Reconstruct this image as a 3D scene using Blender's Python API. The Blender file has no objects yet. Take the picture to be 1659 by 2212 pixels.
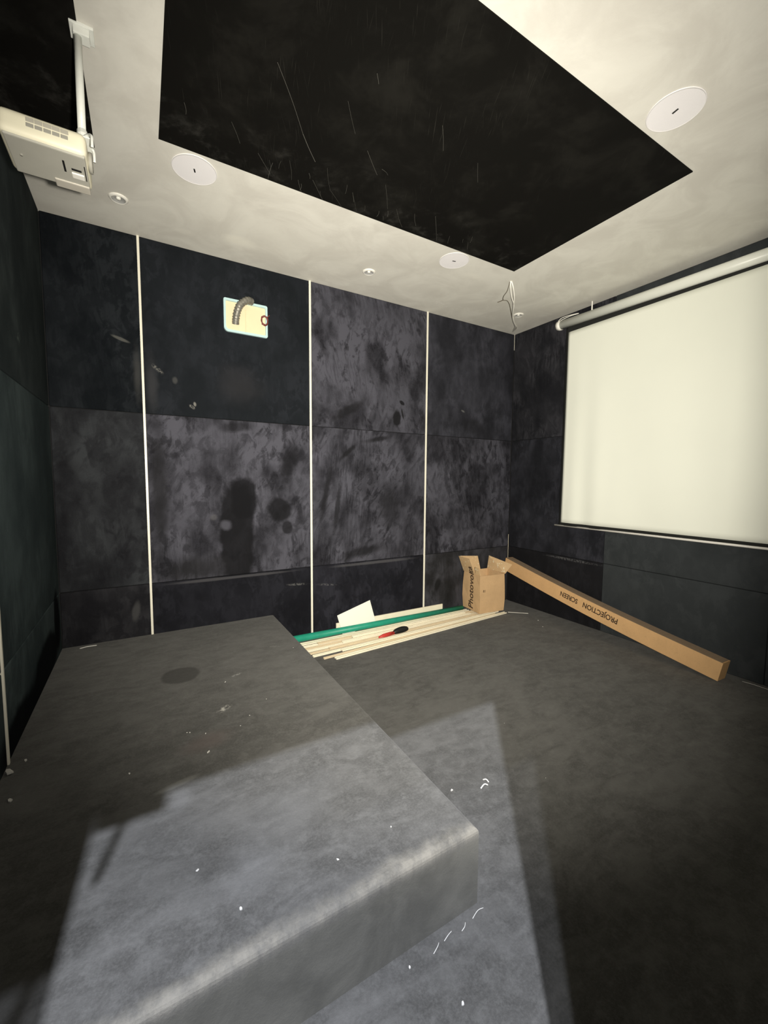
import bpy, bmesh, math, random
from mathutils import Vector, Matrix, Euler
random.seed(7)
S = bpy.context.scene
COL = S.collection

# ------------------------------------------------------------------ camera
F_PX, W_PX, H_PX = 887.11, 1659.0, 2212.0
yaw, pit, rol = math.radians(30.398), math.radians(-4.466), math.radians(0.4005)
fw = Vector((math.sin(yaw)*math.cos(pit), math.cos(yaw)*math.cos(pit), math.sin(pit)))
rt = Vector((math.cos(yaw), -math.sin(yaw), 0)); up = rt.cross(fw)
rt2 = rt*math.cos(rol) + up*math.sin(rol); up2 = -rt*math.sin(rol) + up*math.cos(rol)
CAM = Vector((-3.3732, -3.1016, 1.2916))
cd = bpy.data.cameras.new('camera'); cam = bpy.data.objects.new('camera', cd); COL.objects.link(cam)
M = Matrix((rt2, up2, -fw)).transposed().to_4x4(); M.translation = CAM
cam.matrix_world = M
cd.sensor_fit = 'VERTICAL'; cd.sensor_height = 24.0; cd.lens = F_PX/H_PX*24.0; cd.clip_start = 0.01
S.camera = cam

# ------------------------------------------------------------------ light and exposure
S.view_settings.view_transform = 'Standard'; S.view_settings.look = 'None'
S.view_settings.exposure = 0.6; S.view_settings.gamma = 1.0; S.view_settings.use_curve_mapping = False
w = bpy.data.worlds.new('world'); S.world = w; w.use_nodes = True
w.node_tree.nodes['Background'].inputs[0].default_value = (0.03, 0.035, 0.04, 1)
w.node_tree.nodes['Background'].inputs[1].default_value = 0.3

def spot(name, loc, aim, power, color, size, blend, radius):
    l = bpy.data.lights.new(name, 'SPOT'); l.energy = power; l.color = color
    l.spot_size = math.radians(size); l.spot_blend = blend; l.shadow_soft_size = radius
    o = bpy.data.objects.new(name, l); COL.objects.link(o); o.location = loc
    o.rotation_euler = (Vector(aim) - Vector(loc)).to_track_quat('-Z', 'Y').to_euler()
    return o
# the phone's torch beside the lens, warm, with a beam that fades towards its rim
TORCH = CAM + rt*0.09 + up*0.02 + fw*0.037
spot('phone_torch', TORCH, TORCH + Vector((1.9, 3.0, 0.30)), 420, (1.0, 0.94, 0.81), 114, 1.0, 0.025)
spot('phone_torch_spill', TORCH, TORCH + Vector((1.2, 3.0, 1.7)), 62, (1.0, 0.94, 0.82), 165, 1.0, 0.025)
# two corridor ceiling lamps behind the doorway: cool light through the door opening
spot('corridor_lamp', (-3.72, -3.90, 3.25), (-2.9, -2.2, 0), 600, (0.86, 0.90, 1.0), 120, 0.3, 0.012)
spot('corridor_lamp', (-3.63, -3.67, 3.25), (-2.6, -2.2, 0), 130, (0.86, 0.90, 1.0), 120, 0.3, 0.012)

# ------------------------------------------------------------------ helpers
H = 2.8; XL = -3.832; YN = -3.03
def tag(o, label=None, cat=None, group=None, kind=None):
    if label: o['label'] = label
    if cat: o['category'] = cat
    if group: o['group'] = group
    if kind: o['kind'] = kind
    return o
def obj(name, bm, m, parent=None, smooth=False):
    me = bpy.data.meshes.new(name); bm.to_mesh(me); bm.free()
    if m: me.materials.append(m)
    if smooth:
        for p in me.polygons: p.use_smooth = True
    o = bpy.data.objects.new(name, me); COL.objects.link(o)
    if parent: o.parent = parent
    return o
def empty(name, loc=(0, 0, 0), rot=(0, 0, 0)):
    o = bpy.data.objects.new(name, None); COL.objects.link(o); o.location = loc; o.rotation_euler = rot
    o.empty_display_size = 0.05
    return o
def box(bm, lo, hi, bev=0.0, seg=2, mat=None):
    lo = Vector(lo); hi = Vector(hi)
    r = bmesh.ops.create_cube(bm, size=1.0)
    vs = r['verts']
    for v in vs:
        v.co = Vector(((lo[i]+hi[i])/2 + v.co[i]*(hi[i]-lo[i]) for i in range(3)))
    if bev > 0:
        es = list({e for v in vs for e in v.link_edges})
        r2 = bmesh.ops.bevel(bm, geom=es, offset=bev, segments=seg, affect='EDGES', profile=0.6)
        vs = list({v for v in r2['verts']} | {v for v in vs if v.is_valid})
    if mat is not None:
        for v in vs: v.co = mat @ v.co
    return vs
def boxo(name, lo, hi, m, parent=None, bev=0.0, seg=2, smooth=False):
    bm = bmesh.new(); box(bm, lo, hi, bev, seg); return obj(name, bm, m, parent, smooth)
def tube(bm, pts, r, n=10, cap=True):
    pts = [Vector(p) for p in pts]; rr = r if isinstance(r, (list, tuple)) else [r]*len(pts)
    rings = []; prev = None
    for i, p in enumerate(pts):
        t = (pts[min(i+1, len(pts)-1)] - pts[max(i-1, 0)]).normalized()
        if prev is None:
            a = t.orthogonal().normalized()
        else:
            a = (prev - t*prev.dot(t)).normalized()
        prev = a; b = t.cross(a)
        rings.append([bm.verts.new(p + (a*math.cos(2*math.pi*k/n) + b*math.sin(2*math.pi*k/n))*rr[i]) for k in range(n)])
    for i in range(len(rings)-1):
        for k in range(n):
            bm.faces.new((rings[i][k], rings[i][(k+1) % n], rings[i+1][(k+1) % n], rings[i+1][k]))
    if cap:
        bm.faces.new(rings[0][::-1]); bm.faces.new(rings[-1])
def smooth_path(pts, sub=5):
    P = [Vector(p) for p in pts]; out = []
    for i in range(len(P)-1):
        p0, p1, p2, p3 = P[max(i-1, 0)], P[i], P[i+1], P[min(i+2, len(P)-1)]
        for k in range(sub):
            t = k/sub
            out.append(0.5*((2*p1) + (p2-p0)*t + (2*p0-5*p1+4*p2-p3)*t*t + (3*p1-p0-3*p2+p3)*t**3))
    out.append(P[-1]); return out
def lathe(bm, prof, n=40, mat=None):
    # prof: list of (r, z); closed at r=0 ends
    rings = []
    for r, z in prof:
        if r < 1e-6:
            rings.append([bm.verts.new((0, 0, z))])
        else:
            rings.append([bm.verts.new((r*math.cos(2*math.pi*k/n), r*math.sin(2*math.pi*k/n), z)) for k in range(n)])
    for a, b in zip(rings, rings[1:]):
        for k in range(n):
            k2 = (k+1) % n
            if len(a) == 1 and len(b) == 1: continue
            if len(a) == 1: bm.faces.new((a[0], b[k], b[k2]))
            elif len(b) == 1: bm.faces.new((a[k], b[0], a[k2]))
            else: bm.faces.new((a[k], b[k], b[k2], a[k2]))
    bmesh.ops.recalc_face_normals(bm, faces=bm.faces)
    if mat is not None:
        for v in bm.verts: v.co = mat @ v.co
def frame_mat(o, x, y, z):
    m = Matrix((Vector(x), Vector(y), Vector(z))).transposed().to_4x4(); m.translation = Vector(o); return m
def text_obj(name, body, size, mat4, m, parent, shear=0.0, depth=0.0006, bold=0.0, sx=1.0):
    cu = bpy.data.curves.new(name, 'FONT'); cu.body = body; cu.size = size; cu.shear = shear
    cu.extrude = depth; cu.offset = bold; cu.resolution_u = 4
    t = bpy.data.objects.new('tmp', cu); COL.objects.link(t)
    dg = bpy.context.evaluated_depsgraph_get(); dg.update()
    me = bpy.data.meshes.new_from_object(t.evaluated_get(dg))
    bpy.data.objects.remove(t); bpy.data.curves.remove(cu)
    me.name = name
    for v in me.vertices: v.co = mat4 @ Vector((v.co.x*sx, v.co.y, v.co.z))
    me.materials.clear(); me.materials.append(m)
    o = bpy.data.objects.new(name, me); COL.objects.link(o); o.parent = parent
    return o

# ------------------------------------------------------------------ materials
class NT:
    def __init__(s, name):
        s.m = bpy.data.materials.new(name); s.m.use_nodes = True; s.t = s.m.node_tree
        s.b = s.t.nodes['Principled BSDF']
        s.co = s.t.nodes.new('ShaderNodeTexCoord').outputs['Object']
    def n(s, ty, **kw):
        n = s.t.nodes.new(ty)
        for k, v in kw.items(): setattr(n, k, v)
        return n
    def l(s, a, b): s.t.links.new(a, b)
    def mapping(s, vec, loc=(0, 0, 0), rot=(0, 0, 0), sc=(1, 1, 1), ty='POINT'):
        n = s.n('ShaderNodeMapping', vector_type=ty)
        n.inputs['Location'].default_value = loc; n.inputs['Rotation'].default_value = rot; n.inputs['Scale'].default_value = sc
        s.l(vec, n.inputs['Vector']); return n.outputs[0]
    def rs(s, vec, deg, sc, loc=(0, 0, 0)):
        return s.mapping(s.mapping(vec, loc, (0, 0, math.radians(deg))), sc=sc)
    def noise(s, vec, scale, detail=4, rough=.55, dist=0.0):
        n = s.n('ShaderNodeTexNoise'); n.inputs['Scale'].default_value = scale; n.inputs['Detail'].default_value = detail
        n.inputs['Roughness'].default_value = rough; n.inputs['Distortion'].default_value = dist
        s.l(vec, n.inputs['Vector']); return n.outputs['Fac']
    def rng(s, v, a, b, c=0.0, d=1.0, smooth=True):
        n = s.n('ShaderNodeMapRange'); n.interpolation_type = 'SMOOTHSTEP' if smooth else 'LINEAR'
        for i, x in zip(('From Min', 'From Max', 'To Min', 'To Max'), (a, b, c, d)): n.inputs[i].default_value = x
        s.l(v, n.inputs['Value']); return n.outputs[0]
    def math(s, op, a, b=None):
        n = s.n('ShaderNodeMath', operation=op)
        for i, x in enumerate((a, b)):
            if x is None: continue
            if isinstance(x, (int, float)): n.inputs[i].default_value = x
            else: s.l(x, n.inputs[i])
        return n.outputs[0]
    def mix(s, f, a, b):
        n = s.n('ShaderNodeMix', data_type='RGBA')
        for i, x in ((0, f), (6, a), (7, b)):
            if isinstance(x, (int, float)): n.inputs[i].default_value = x
            elif isinstance(x, tuple): n.inputs[i].default_value = (*x, 1) if len(x) == 3 else x
            else: s.l(x, n.inputs[i])
        return n.outputs[2]
    def bump(s, h, strength, dist=0.01):
        n = s.n('ShaderNodeBump'); n.inputs['Strength'].default_value = strength; n.inputs['Distance'].default_value = dist
        s.l(h, n.inputs['Height']); s.l(n.outputs[0], s.b.inputs['Normal'])
    def setp(s, **kw):
        for k, v in kw.items():
            k = k.replace('_', ' ')
            i = s.b.inputs[k]
            if isinstance(v, (int, float)): i.default_value = v
            elif isinstance(v, tuple): i.default_value = (*v, 1) if len(v) == 3 else v
            else: s.l(v, i)

def plain(name, col, rough=.5, var=.12, scale=14, spec=.4, metal=0.0, bump=0.0, bscale=60):
    t = NT(name)
    f = t.noise(t.co, scale, 5, .6)
    c = t.mix(f, tuple(x*(1-var) for x in col), tuple(min(1, x*(1+var)) for x in col))
    t.setp(Base_Color=c, Roughness=rough, Specular_IOR_Level=spec, Metallic=metal)
    if bump: t.bump(t.noise(t.co, bscale, 4), bump, .003)
    return t.m

def plane_coords(t, axes):
    sp = t.n('ShaderNodeSeparateXYZ'); t.l(t.co, sp.inputs[0])
    cb = t.n('ShaderNodeCombineXYZ')
    t.l(sp.outputs[axes[0]], cb.inputs[0]); t.l(sp.outputs[axes[1]], cb.inputs[1])
    return cb.outputs[0]
def mark(t, P, u, v, ru, rv, ang=0.0, soft=.6, warp=.35, wscale=9.0, grain=0.0, sq=False):
    # an elliptical smudge with a ragged rim; angle in degrees
    q = t.mapping(P, (u, v, 0), (0, 0, math.radians(ang)), (ru, rv, 1), 'TEXTURE')
    ln = t.n('ShaderNodeVectorMath', operation='LENGTH'); t.l(q, ln.inputs[0])
    d = ln.outputs['Value']
    if sq:
        sp = t.n('ShaderNodeSeparateXYZ'); t.l(q, sp.inputs[0])
        d = t.math('POWER', t.math('ADD', t.math('POWER', t.math('ABSOLUTE', sp.outputs[0]), 3.5), t.math('POWER', t.math('ABSOLUTE', sp.outputs[1]), 3.5)), 1/3.5)
    if warp:
        d = t.math('ADD', d, t.math('MULTIPLY', t.math('SUBTRACT', t.noise(P, wscale, 4), .5), warp*2))
    f = t.rng(d, 1-soft, 1.0, 1.0, 0.0)
    if grain:
        f = t.math('MULTIPLY', f, t.rng(t.noise(P, 60, 3), .5-grain*.2, .62))
    return f
def velvet(name, axes, lo, hi, a=.45, b=.62, scale=5.0, rot=0.0, stretch=(1, 1), streak=.4, seed=0.0, marks=(), fine=.25):
    """dark nap fabric: brushed patches (lo..hi) and streaks, plus individual smudges"""
    t = NT(name)
    P = plane_coords(t, axes)
    Q = t.rs(P, rot, (1.45, .9, 1), (seed, seed*.7, seed*1.3))
    base = t.rng(t.noise(Q, scale*.62, 3, .5, .15), .34, .62)                 # broad cloudy lightness
    med = t.rng(t.noise(Q, scale*2.0, 5, .62, .4), a+.03, b-.07)                 # ragged dark finger marks
    q3 = t.rs(P, rot+25, (2.6, .8, 1), (seed*2.1, seed, 0))
    st1 = t.rng(t.noise(q3, scale*1.5, 4, .6, .5), .38, .50)
    q4 = t.rs(P, rot-6, (7, .8, 1), (seed*3.1, seed*2, 0))
    st2 = t.rng(t.noise(q4, scale*1.4, 4, .7, .3), .38, .58)
    sel = t.rng(t.noise(P, 2.3, 3, .5, .3), .44, .56)
    st = t.mix(sel, st1, st2)
    k = t.math('ADD', t.math('MULTIPLY', st, streak), 1-streak)
    f = t.math('MULTIPLY', t.math('ADD', t.math('MULTIPLY', med, .62), .38), k)
    calm = t.rng(t.noise(P, scale*.5, 3, .5, .2), .40, .60, .45, 1.0)
    f = t.mix(calm, (.62, .62, .62), f)
    f = t.math('MULTIPLY', f, t.math('ADD', t.math('MULTIPLY', base, .75), .25))
    f = t.math('ADD', f, t.math('MULTIPLY', t.math('SUBTRACT', t.noise(P, scale*5, 5, .75), .5), .24))
    fn = t.noise(P, 110, 3, .7)
    f = t.math('ADD', f, t.math('MULTIPLY', t.math('SUBTRACT', fn, .5), fine))
    f = t.rng(f, 0.02, .90, 0, 1, False)
    c = t.mix(f, lo, hi)
    for mk in marks:
        kw = dict(mk); colr = kw.pop('c'); k = kw.pop('k', 1.0)
        c = t.mix(t.math('MULTIPLY', mark(t, P, **kw), k), c, colr)
    t.setp(Base_Color=c, Roughness=.95, Specular_IOR_Level=.04)
    t.bump(t.math('ADD', f, t.math('MULTIPLY', fn, .4)), .25, .004)
    return t.m
LO = (.0100, .0100, .0122); HI = (.074, .074, .092); CH = (.22, .215, .2)
front_col = [(XL, -3.35), (-3.35, -2.225), (-2.225, -1.1135), (-1.1135, 0.0)]
rowz = [(0.0, .592), (.592, 1.709), (1.709, H)]

def M_front(ci, ri):
    mk = []
    lo, hi = LO, HI; kw = dict(a=.42, b=.62, scale=5, seed=3.1*ci+1.7*ri, rot=0)
    if (ci, ri) == (0, 2):
        hi = (.0160, .0185, .0220); lo = (.0055, .0068, .0085); mk = [dict(u=-3.463, v=2.155, ru=.06, rv=.012, ang=-18, c=(.09, .09, .085), k=.8), dict(u=-3.38, v=1.95, ru=.03, rv=.25, c=(.05, .05, .05), k=.6, soft=.9)]
    if (ci, ri) == (0, 1): hi = (.038, .041, .046); kw.update(a=.40, b=.66, scale=4.2)
    if (ci, ri) == (0, 0): hi = (.028, .028, .032); mk = [dict(u=-3.44, v=.42, ru=.03, rv=.09, ang=-10, c=(.06, .06, .062), k=.7)]
    if (ci, ri) == (1, 2):
        lo = (.0098, .0115, .0138); hi = (.0175, .0198, .0245)
        mk = [dict(u=-3.268, v=2.0, ru=.055, rv=.018, ang=-38, c=CH, k=.6, grain=.6), dict(u=-3.067, v=1.775, ru=.03, rv=.014, ang=-35, c=CH, k=.9, grain=.5),
              dict(u=-3.05, v=1.795, ru=.012, rv=.02, ang=10, c=CH, k=.7), dict(u=-3.166, v=1.939, ru=.022, rv=.03, ang=0, c=(.07, .07, .07), k=.6),
              dict(u=-3.3, v=1.9, ru=.05, rv=.25, c=(.035, .036, .04), k=.8, soft=.9), dict(u=-2.75, v=1.95, ru=.22, rv=.2, c=(.024, .024, .027), k=.7, soft=.9)]
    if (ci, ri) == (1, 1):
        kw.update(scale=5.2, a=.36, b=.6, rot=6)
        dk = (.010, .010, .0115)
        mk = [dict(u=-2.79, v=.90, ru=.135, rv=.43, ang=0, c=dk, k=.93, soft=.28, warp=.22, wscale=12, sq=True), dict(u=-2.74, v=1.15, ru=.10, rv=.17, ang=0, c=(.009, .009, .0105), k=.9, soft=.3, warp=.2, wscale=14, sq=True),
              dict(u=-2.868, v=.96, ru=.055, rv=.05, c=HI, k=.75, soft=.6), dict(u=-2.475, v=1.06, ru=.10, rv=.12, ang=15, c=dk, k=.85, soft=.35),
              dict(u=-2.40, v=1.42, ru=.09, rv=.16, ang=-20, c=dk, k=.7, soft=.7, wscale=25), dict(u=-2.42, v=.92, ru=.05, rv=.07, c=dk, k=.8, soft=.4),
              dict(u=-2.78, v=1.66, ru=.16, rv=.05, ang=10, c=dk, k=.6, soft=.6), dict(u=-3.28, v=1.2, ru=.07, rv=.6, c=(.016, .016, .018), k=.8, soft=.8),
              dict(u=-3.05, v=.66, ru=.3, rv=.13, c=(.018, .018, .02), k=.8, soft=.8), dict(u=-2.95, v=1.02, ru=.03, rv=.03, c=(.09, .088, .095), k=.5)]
    if (ci, ri) == (1, 0):
        lo = (.0080, .0082, .0105); hi = (.017, .0175, .0225)
        mk = [dict(u=-2.34, v=.463, ru=.11, rv=.012, ang=-4, c=(.10, .10, .10), k=.8, grain=.7), dict(u=-2.8, v=.575, ru=.6, rv=.014, ang=0, c=(.085, .083, .09), k=.5, wscale=3)]
    if (ci, ri) == (2, 2):
        kw.update(scale=5.5, a=.32, b=.56, rot=-8, streak=.45)
        dk = (.012, .012, .0135)
        mk = [dict(u=-1.379, v=1.971, ru=.035, rv=.02, ang=-30, c=dk, k=.95, soft=.4), dict(u=-1.426, v=1.83, ru=.05, rv=.085, ang=0, c=dk, k=.95, soft=.35),
              dict(u=-1.37, v=1.87, ru=.012, rv=.06, ang=15, c=(.012,)*3, k=.9, soft=.5), dict(u=-1.9, v=1.86, ru=.22, rv=.05, ang=30, c=dk, k=.7, soft=.6, wscale=18)]
    if (ci, ri) == (2, 1):
        kw.update(scale=5.2, a=.34, b=.58, rot=10, streak=.6)
        dk = (.012, .012, .0135)
        mk = [dict(u=-2.10, v=1.18, ru=.035, rv=.30, ang=-12, c=dk, k=.8, soft=.7, wscale=20), dict(u=-1.90, v=1.52, ru=.15, rv=.03, ang=42, c=dk, k=.85, soft=.7, wscale=20),
              dict(u=-1.62, v=1.64, ru=.18, rv=.03, ang=12, c=dk, k=.8, soft=.7, wscale=20), dict(u=-2.0, v=1.05, ru=.03, rv=.28, ang=-8, c=dk, k=.7, soft=.6, wscale=25),
              dict(u=-1.5, v=1.05, ru=.14, rv=.28, ang=-5, c=dk, k=.55, soft=.7, wscale=25), dict(u=-1.75, v=.68, ru=.3, rv=.06, ang=10, c=dk, k=.8, soft=.7)]
    if (ci, ri) == (2, 0):
        lo = (.0088, .0090, .0115); hi = (.024, .0245, .032)
        mk = [dict(u=-2.1, v=.43, ru=.10, rv=.012, ang=-8, c=(.08, .08, .085), k=.8, grain=.6), dict(u=-1.66, v=.572, ru=.5, rv=.018, ang=0, c=(.10, .098, .105), k=.5, wscale=3)]
    if (ci, ri) == (3, 2):
        kw.update(scale=4, a=.34, b=.72, streak=.35); lo = (.015, .0155, .019); hi = (.048, .049, .062)
        mk = [dict(u=-.675, v=1.96, ru=.03, rv=.012, ang=-20, c=(.12, .12, .12), k=.7), dict(u=-.55, v=1.82, ru=.2, rv=.1, ang=-15, c=(.013, .013, .015), k=.6, soft=.6)]
    if (ci, ri) == (3, 1): kw.update(scale=5.0, a=.38, b=.60, rot=-4, streak=.5)
    if (ci, ri) == (3, 0): kw.update(a=.3, b=.7, scale=3.5); lo = (.014,)*3; hi = (.055, .055, .065); mk = [dict(u=-.95, v=.28, ru=.05, rv=.10, ang=-20, c=(.012,)*3, k=.9, soft=.6)]
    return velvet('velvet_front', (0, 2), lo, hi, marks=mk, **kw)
def M_right(ci, ri):
    lo, hi = (.0110, .0115, .0140), (.034, .035, .044); mk = []
    kw = dict(seed=11+ci*2.3+ri*1.1, scale=4.5, a=.4, b=.68)
    if ci == 0 and ri == 2: kw.update(streak=.8, rot=4); hi = (.040, .040, .047)
    if ci == 0 and ri == 0: hi = (.017, .017, .02); lo = (.010, .010, .0115); mk = [dict(u=-.75, v=.57, ru=.35, rv=.016, ang=0, c=(.11, .11, .115), k=.6, grain=.6)]
    if ci >= 1: lo = (.030, .034, .037); hi = (.045, .050, .054); kw.update(streak=.1, fine=.15)
    return velvet('velvet_right', (1, 2), lo, hi, marks=mk, **kw)
def M_left(ci, ri):
    lo, hi = (.024, .033, .036), (.060, .078, .082); mk = []
    kw = dict(seed=21+ci*2.3+ri*1.1, scale=2.6, a=.35, b=.75, streak=.35)
    if ri == 2: lo, hi = (.018, .023, .025), (.044, .054, .056); mk = [dict(u=-.635, v=1.915, ru=.04, rv=.03, ang=30, c=(.10, .12, .11), k=.6, grain=.4)]
    dk = (.003, .0035, .0045)
    if ri < 2: mk = [dict(u=-.12, v=.46, ru=.10, rv=.20, ang=0, c=dk, k=.95, soft=.35, warp=.25, wscale=7), dict(u=-.45, v=.33, ru=.42, rv=.15, ang=6, c=dk, k=.95, soft=.35, warp=.25, wscale=6),
                     dict(u=-.95, v=.27, ru=.40, rv=.13, ang=-4, c=dk, k=.95, soft=.4, warp=.2)]
    return velvet('velvet_left', (1, 2), lo, hi, marks=mk, **kw)

def M_floor(platform=False):
    t = NT('felt_platform' if platform else 'felt_floor')
    P = plane_coords(t, (0, 1))
    P0 = P
    if platform: P = t.co
    big = t.noise(P, 1.8, 5, .6, .8)
    md = t.noise(t.mapping(P, (2, 5, 0), (0, 0, .5), (1, 2.2, 1)), 7, 5, .6, .6)
    fn = t.noise(t.co, 130, 4, .75)
    f = t.math('ADD', t.math('MULTIPLY', big, .5), t.math('MULTIPLY', md, .5))
    f = t.rng(f, .36, .66)
    c = t.mix(f, (.056, .055, .052), (.112, .110, .106))
    c = t.mix(t.math('MULTIPLY', t.rng(t.noise(P, 26, 6, .75), .45, .7), .45), c, (.15, .148, .143))
    c = t.mix(t.math('MULTIPLY', t.rng(fn, .35, .75), .5), c, (.125, .123, .118))
    P = P0
    if platform:
        for mk in [dict(u=-3.15, v=-2.02, ru=.10, rv=.16, ang=-20, c=(.18, .18, .18), k=.28, soft=1.0), dict(u=-3.30, v=-1.68, ru=.05, rv=.08, ang=-20, c=(.2, .2, .2), k=.35, soft=1.0), dict(u=-3.235, v=-.735, ru=.105, rv=.105, c=(.032, .031, .028), k=.85, soft=.22, warp=.12, wscale=14),
                   dict(u=-3.085, v=-1.184, ru=.05, rv=.022, ang=35, c=(.55, .54, .5), k=.75, grain=.3),
                   dict(u=-2.977, v=-.876, ru=.045, rv=.012, ang=20, c=(.4, .4, .38), k=.5, grain=.4),
                   dict(u=-3.185, v=-1.40, ru=.14, rv=.08, ang=10, c=(.11, .085, .08), k=.5, soft=.8),
                   dict(u=-3.31, v=-1.60, ru=.09, rv=.02, ang=12, c=(.22, .22, .21), k=.5, soft=.6),
                   dict(u=-2.70, v=-.60, ru=.06, rv=.015, ang=-30, c=(.2, .2, .19), k=.6, grain=.4),
                   dict(u=-3.0, v=-1.9, ru=.25, rv=.16, ang=30, c=(.14, .14, .14), k=.4, soft=.9)]:
            kw = dict(mk); cc = kw.pop('c'); k = kw.pop('k')
            c = t.mix(t.math('MULTIPLY', mark(t, P, **kw), k), c, cc)
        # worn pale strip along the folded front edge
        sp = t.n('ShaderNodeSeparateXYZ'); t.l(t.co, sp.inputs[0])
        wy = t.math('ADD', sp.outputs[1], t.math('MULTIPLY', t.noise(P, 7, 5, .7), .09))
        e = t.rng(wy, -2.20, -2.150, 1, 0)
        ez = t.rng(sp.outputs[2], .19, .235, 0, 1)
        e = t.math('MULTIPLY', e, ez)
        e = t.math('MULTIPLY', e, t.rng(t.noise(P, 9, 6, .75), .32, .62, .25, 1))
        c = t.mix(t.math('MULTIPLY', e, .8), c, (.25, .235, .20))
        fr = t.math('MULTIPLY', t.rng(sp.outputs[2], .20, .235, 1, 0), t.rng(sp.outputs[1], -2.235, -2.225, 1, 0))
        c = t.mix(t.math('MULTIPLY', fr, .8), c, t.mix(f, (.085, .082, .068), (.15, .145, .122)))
    t.setp(Base_Color=c, Roughness=.95, Specular_IOR_Level=.15, Sheen_Weight=.1)
    t.bump(t.math('ADD', t.math('MULTIPLY', fn, .5), t.math('MULTIPLY', md, 1.0)), .5, .006)
    return t.m
def M_ceiling():
    t = NT('ceiling_plaster')
    P = plane_coords(t, (0, 1))
    f = t.rng(t.noise(P, 3.2, 6, .6, .8), .35, .68)
    c = t.mix(f, (.66, .64, .59), (.76, .745, .69))
    for mk in [dict(u=-2.80, v=-.27, ru=.13, rv=.07, c=(.86, .84, .76), k=.6, soft=.7), dict(u=-1.2, v=-.70, ru=.15, rv=.05, c=(.85, .83, .76), k=.4, soft=.8),
               dict(u=-3.1, v=-.2, ru=.08, rv=.05, c=(.83, .81, .74), k=.4, soft=.8), dict(u=-1.15, v=-.2, ru=.09, rv=.03, c=(.86, .84, .8), k=.5, grain=.3), dict(u=-.35, v=-.8, ru=.3, rv=.03, ang=20, c=(.82, .8, .74), k=.4, soft=.8)]:
        kw = dict(mk); cc = kw.pop('c'); k = kw.pop('k')
        c = t.mix(t.math('MULTIPLY', mark(t, P, **kw), k), c, cc)
    t.setp(Base_Color=c, Roughness=.8, Specular_IOR_Level=.25)
    t.bump(t.noise(P, 14, 5, .6), .12, .01)
    return t.m
def M_black_panel():
    t = NT('black_velvet_ceiling')
    P = plane_coords(t, (0, 1))
    f = t.rng(t.noise(P, 3.5, 6, .65, .3), .45, .7)
    c = t.mix(f, (.0045, .0042, .0035), (.0105, .010, .0085))
    xs = plane_sep(t, 0)
    for sd, rot, th, x0, x1 in ((3, 78, .66, -3.4, -2.5), (9, 60, .66, -2.9, -1.9), (15, 47, .67, -2.2, -1.0), (31, 66, .68, -3.3, -1.1)):  # pale streaks fanning from the camera: torch glare on dust scratches, painted in
        q = t.rs(P, -rot, (5.0, 260, 1), (sd, sd*1.7, 0))
        s1 = t.rng(t.noise(q, 1.0, 2, .5, .1), th, th+.05)
        s1 = t.math('MULTIPLY', s1, t.rng(t.noise(P, 2.6, 3), .42, .62))
        s1 = t.math('MULTIPLY', s1, t.math('MULTIPLY', t.rng(xs, x0, x0+.25), t.rng(xs, x1-.25, x1, 1, 0)))
        c = t.mix(t.math('MULTIPLY', s1, .6), c, (.030, .029, .025))
    gz = t.rng(plane_sep(t, 1), -1.35, -.93, 0, 1)
    dust = t.math('MULTIPLY', t.rng(t.noise(P, 7, 6, .7, .3), .5, .72), gz)
    c = t.mix(t.math('MULTIPLY', dust, .7), c, (.035, .034, .031))
    t.setp(Base_Color=c, Roughness=.9, Specular_IOR_Level=.1)
    return t.m
def plane_sep(t, i):
    sp = t.n('ShaderNodeSeparateXYZ'); t.l(t.co, sp.inputs[0]); return sp.outputs[i]
def M_card(name, col, splat=0.0, scale=(1, 1, 1)):
    t = NT(name)
    f = t.noise(t.mapping(t.co, sc=scale), 9, 5, .6)
    c = t.mix(f, tuple(x*.82 for x in col), tuple(min(1, x*1.12) for x in col))
    c = t.mix(t.math('MULTIPLY', t.rng(t.noise(t.co, 70, 3), .5, .8), .25), c, tuple(x*.6 for x in col))
    if splat:
        sp = t.rng(t.noise(t.co, 38, 2, .5), .70-splat*.06, .72-splat*.06)
        c = t.mix(sp, c, (.75, .68, .5))
    t.setp(Base_Color=c, Roughness=.8, Specular_IOR_Level=.2)
    t.bump(t.noise(t.co, 30, 4), .15, .004)
    return t.m

m_dark = plain('wall_backing', (.012, .012, .013), .9)
m_trim = plain('white_trim_plastic', (.80, .77, .66), .35, .05)
m_trim2 = plain('cream_trim_plastic', (.74, .66, .50), .45, .10)
m_pile = plain('trim_strip_plastic', (.90, .83, .66), .45, .12, 8)
m_grille = plain('speaker_grille', (.93, .91, .94), .6, .03, 400, bump=.3, bscale=900)
m_rim = plain('speaker_rim', (.84, .82, .82), .4, .03)
m_blk = plain('black_plastic', (.012, .012, .012), .5)
m_chrome = plain('reflector', (.9, .9, .88), .25, .02, metal=.6)
m_white = plain('white_plastic', (.90, .88, .82), .4, .04)
m_proj = plain('projector_shell', (.83, .79, .62), .45, .04)
m_projdk = plain('projector_grey', (.33, .32, .28), .6, .1)
m_metalw = plain('painted_metal', (.78, .80, .76), .35, .06, bump=.2, bscale=120)
m_brdr = plain('screen_black_border', (.012, .013, .012), .8)
m_green = plain('green_tube', (.02, .30, .20), .45, .25, 20)
m_red = plain('red_rubber', (.55, .05, .04), .5, .2)
m_brown = plain('brown_wire', (.16, .035, .03), .5, .2)
m_cyan = plain('foam_rim', (.46, .64, .66), .5, .08, 30)
m_cream = plain('cream_board', (.74, .64, .43), .6, .07, 12)
m_foil = plain('conduit_foil', (.25, .24, .21), .4, .7, 60, metal=.5, bump=.5, bscale=150)
m_ink = plain('brown_ink', (.06, .035, .02), .8)
m_cardb = M_card('corrugated_card', (.60, .40, .22), 0)
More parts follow.
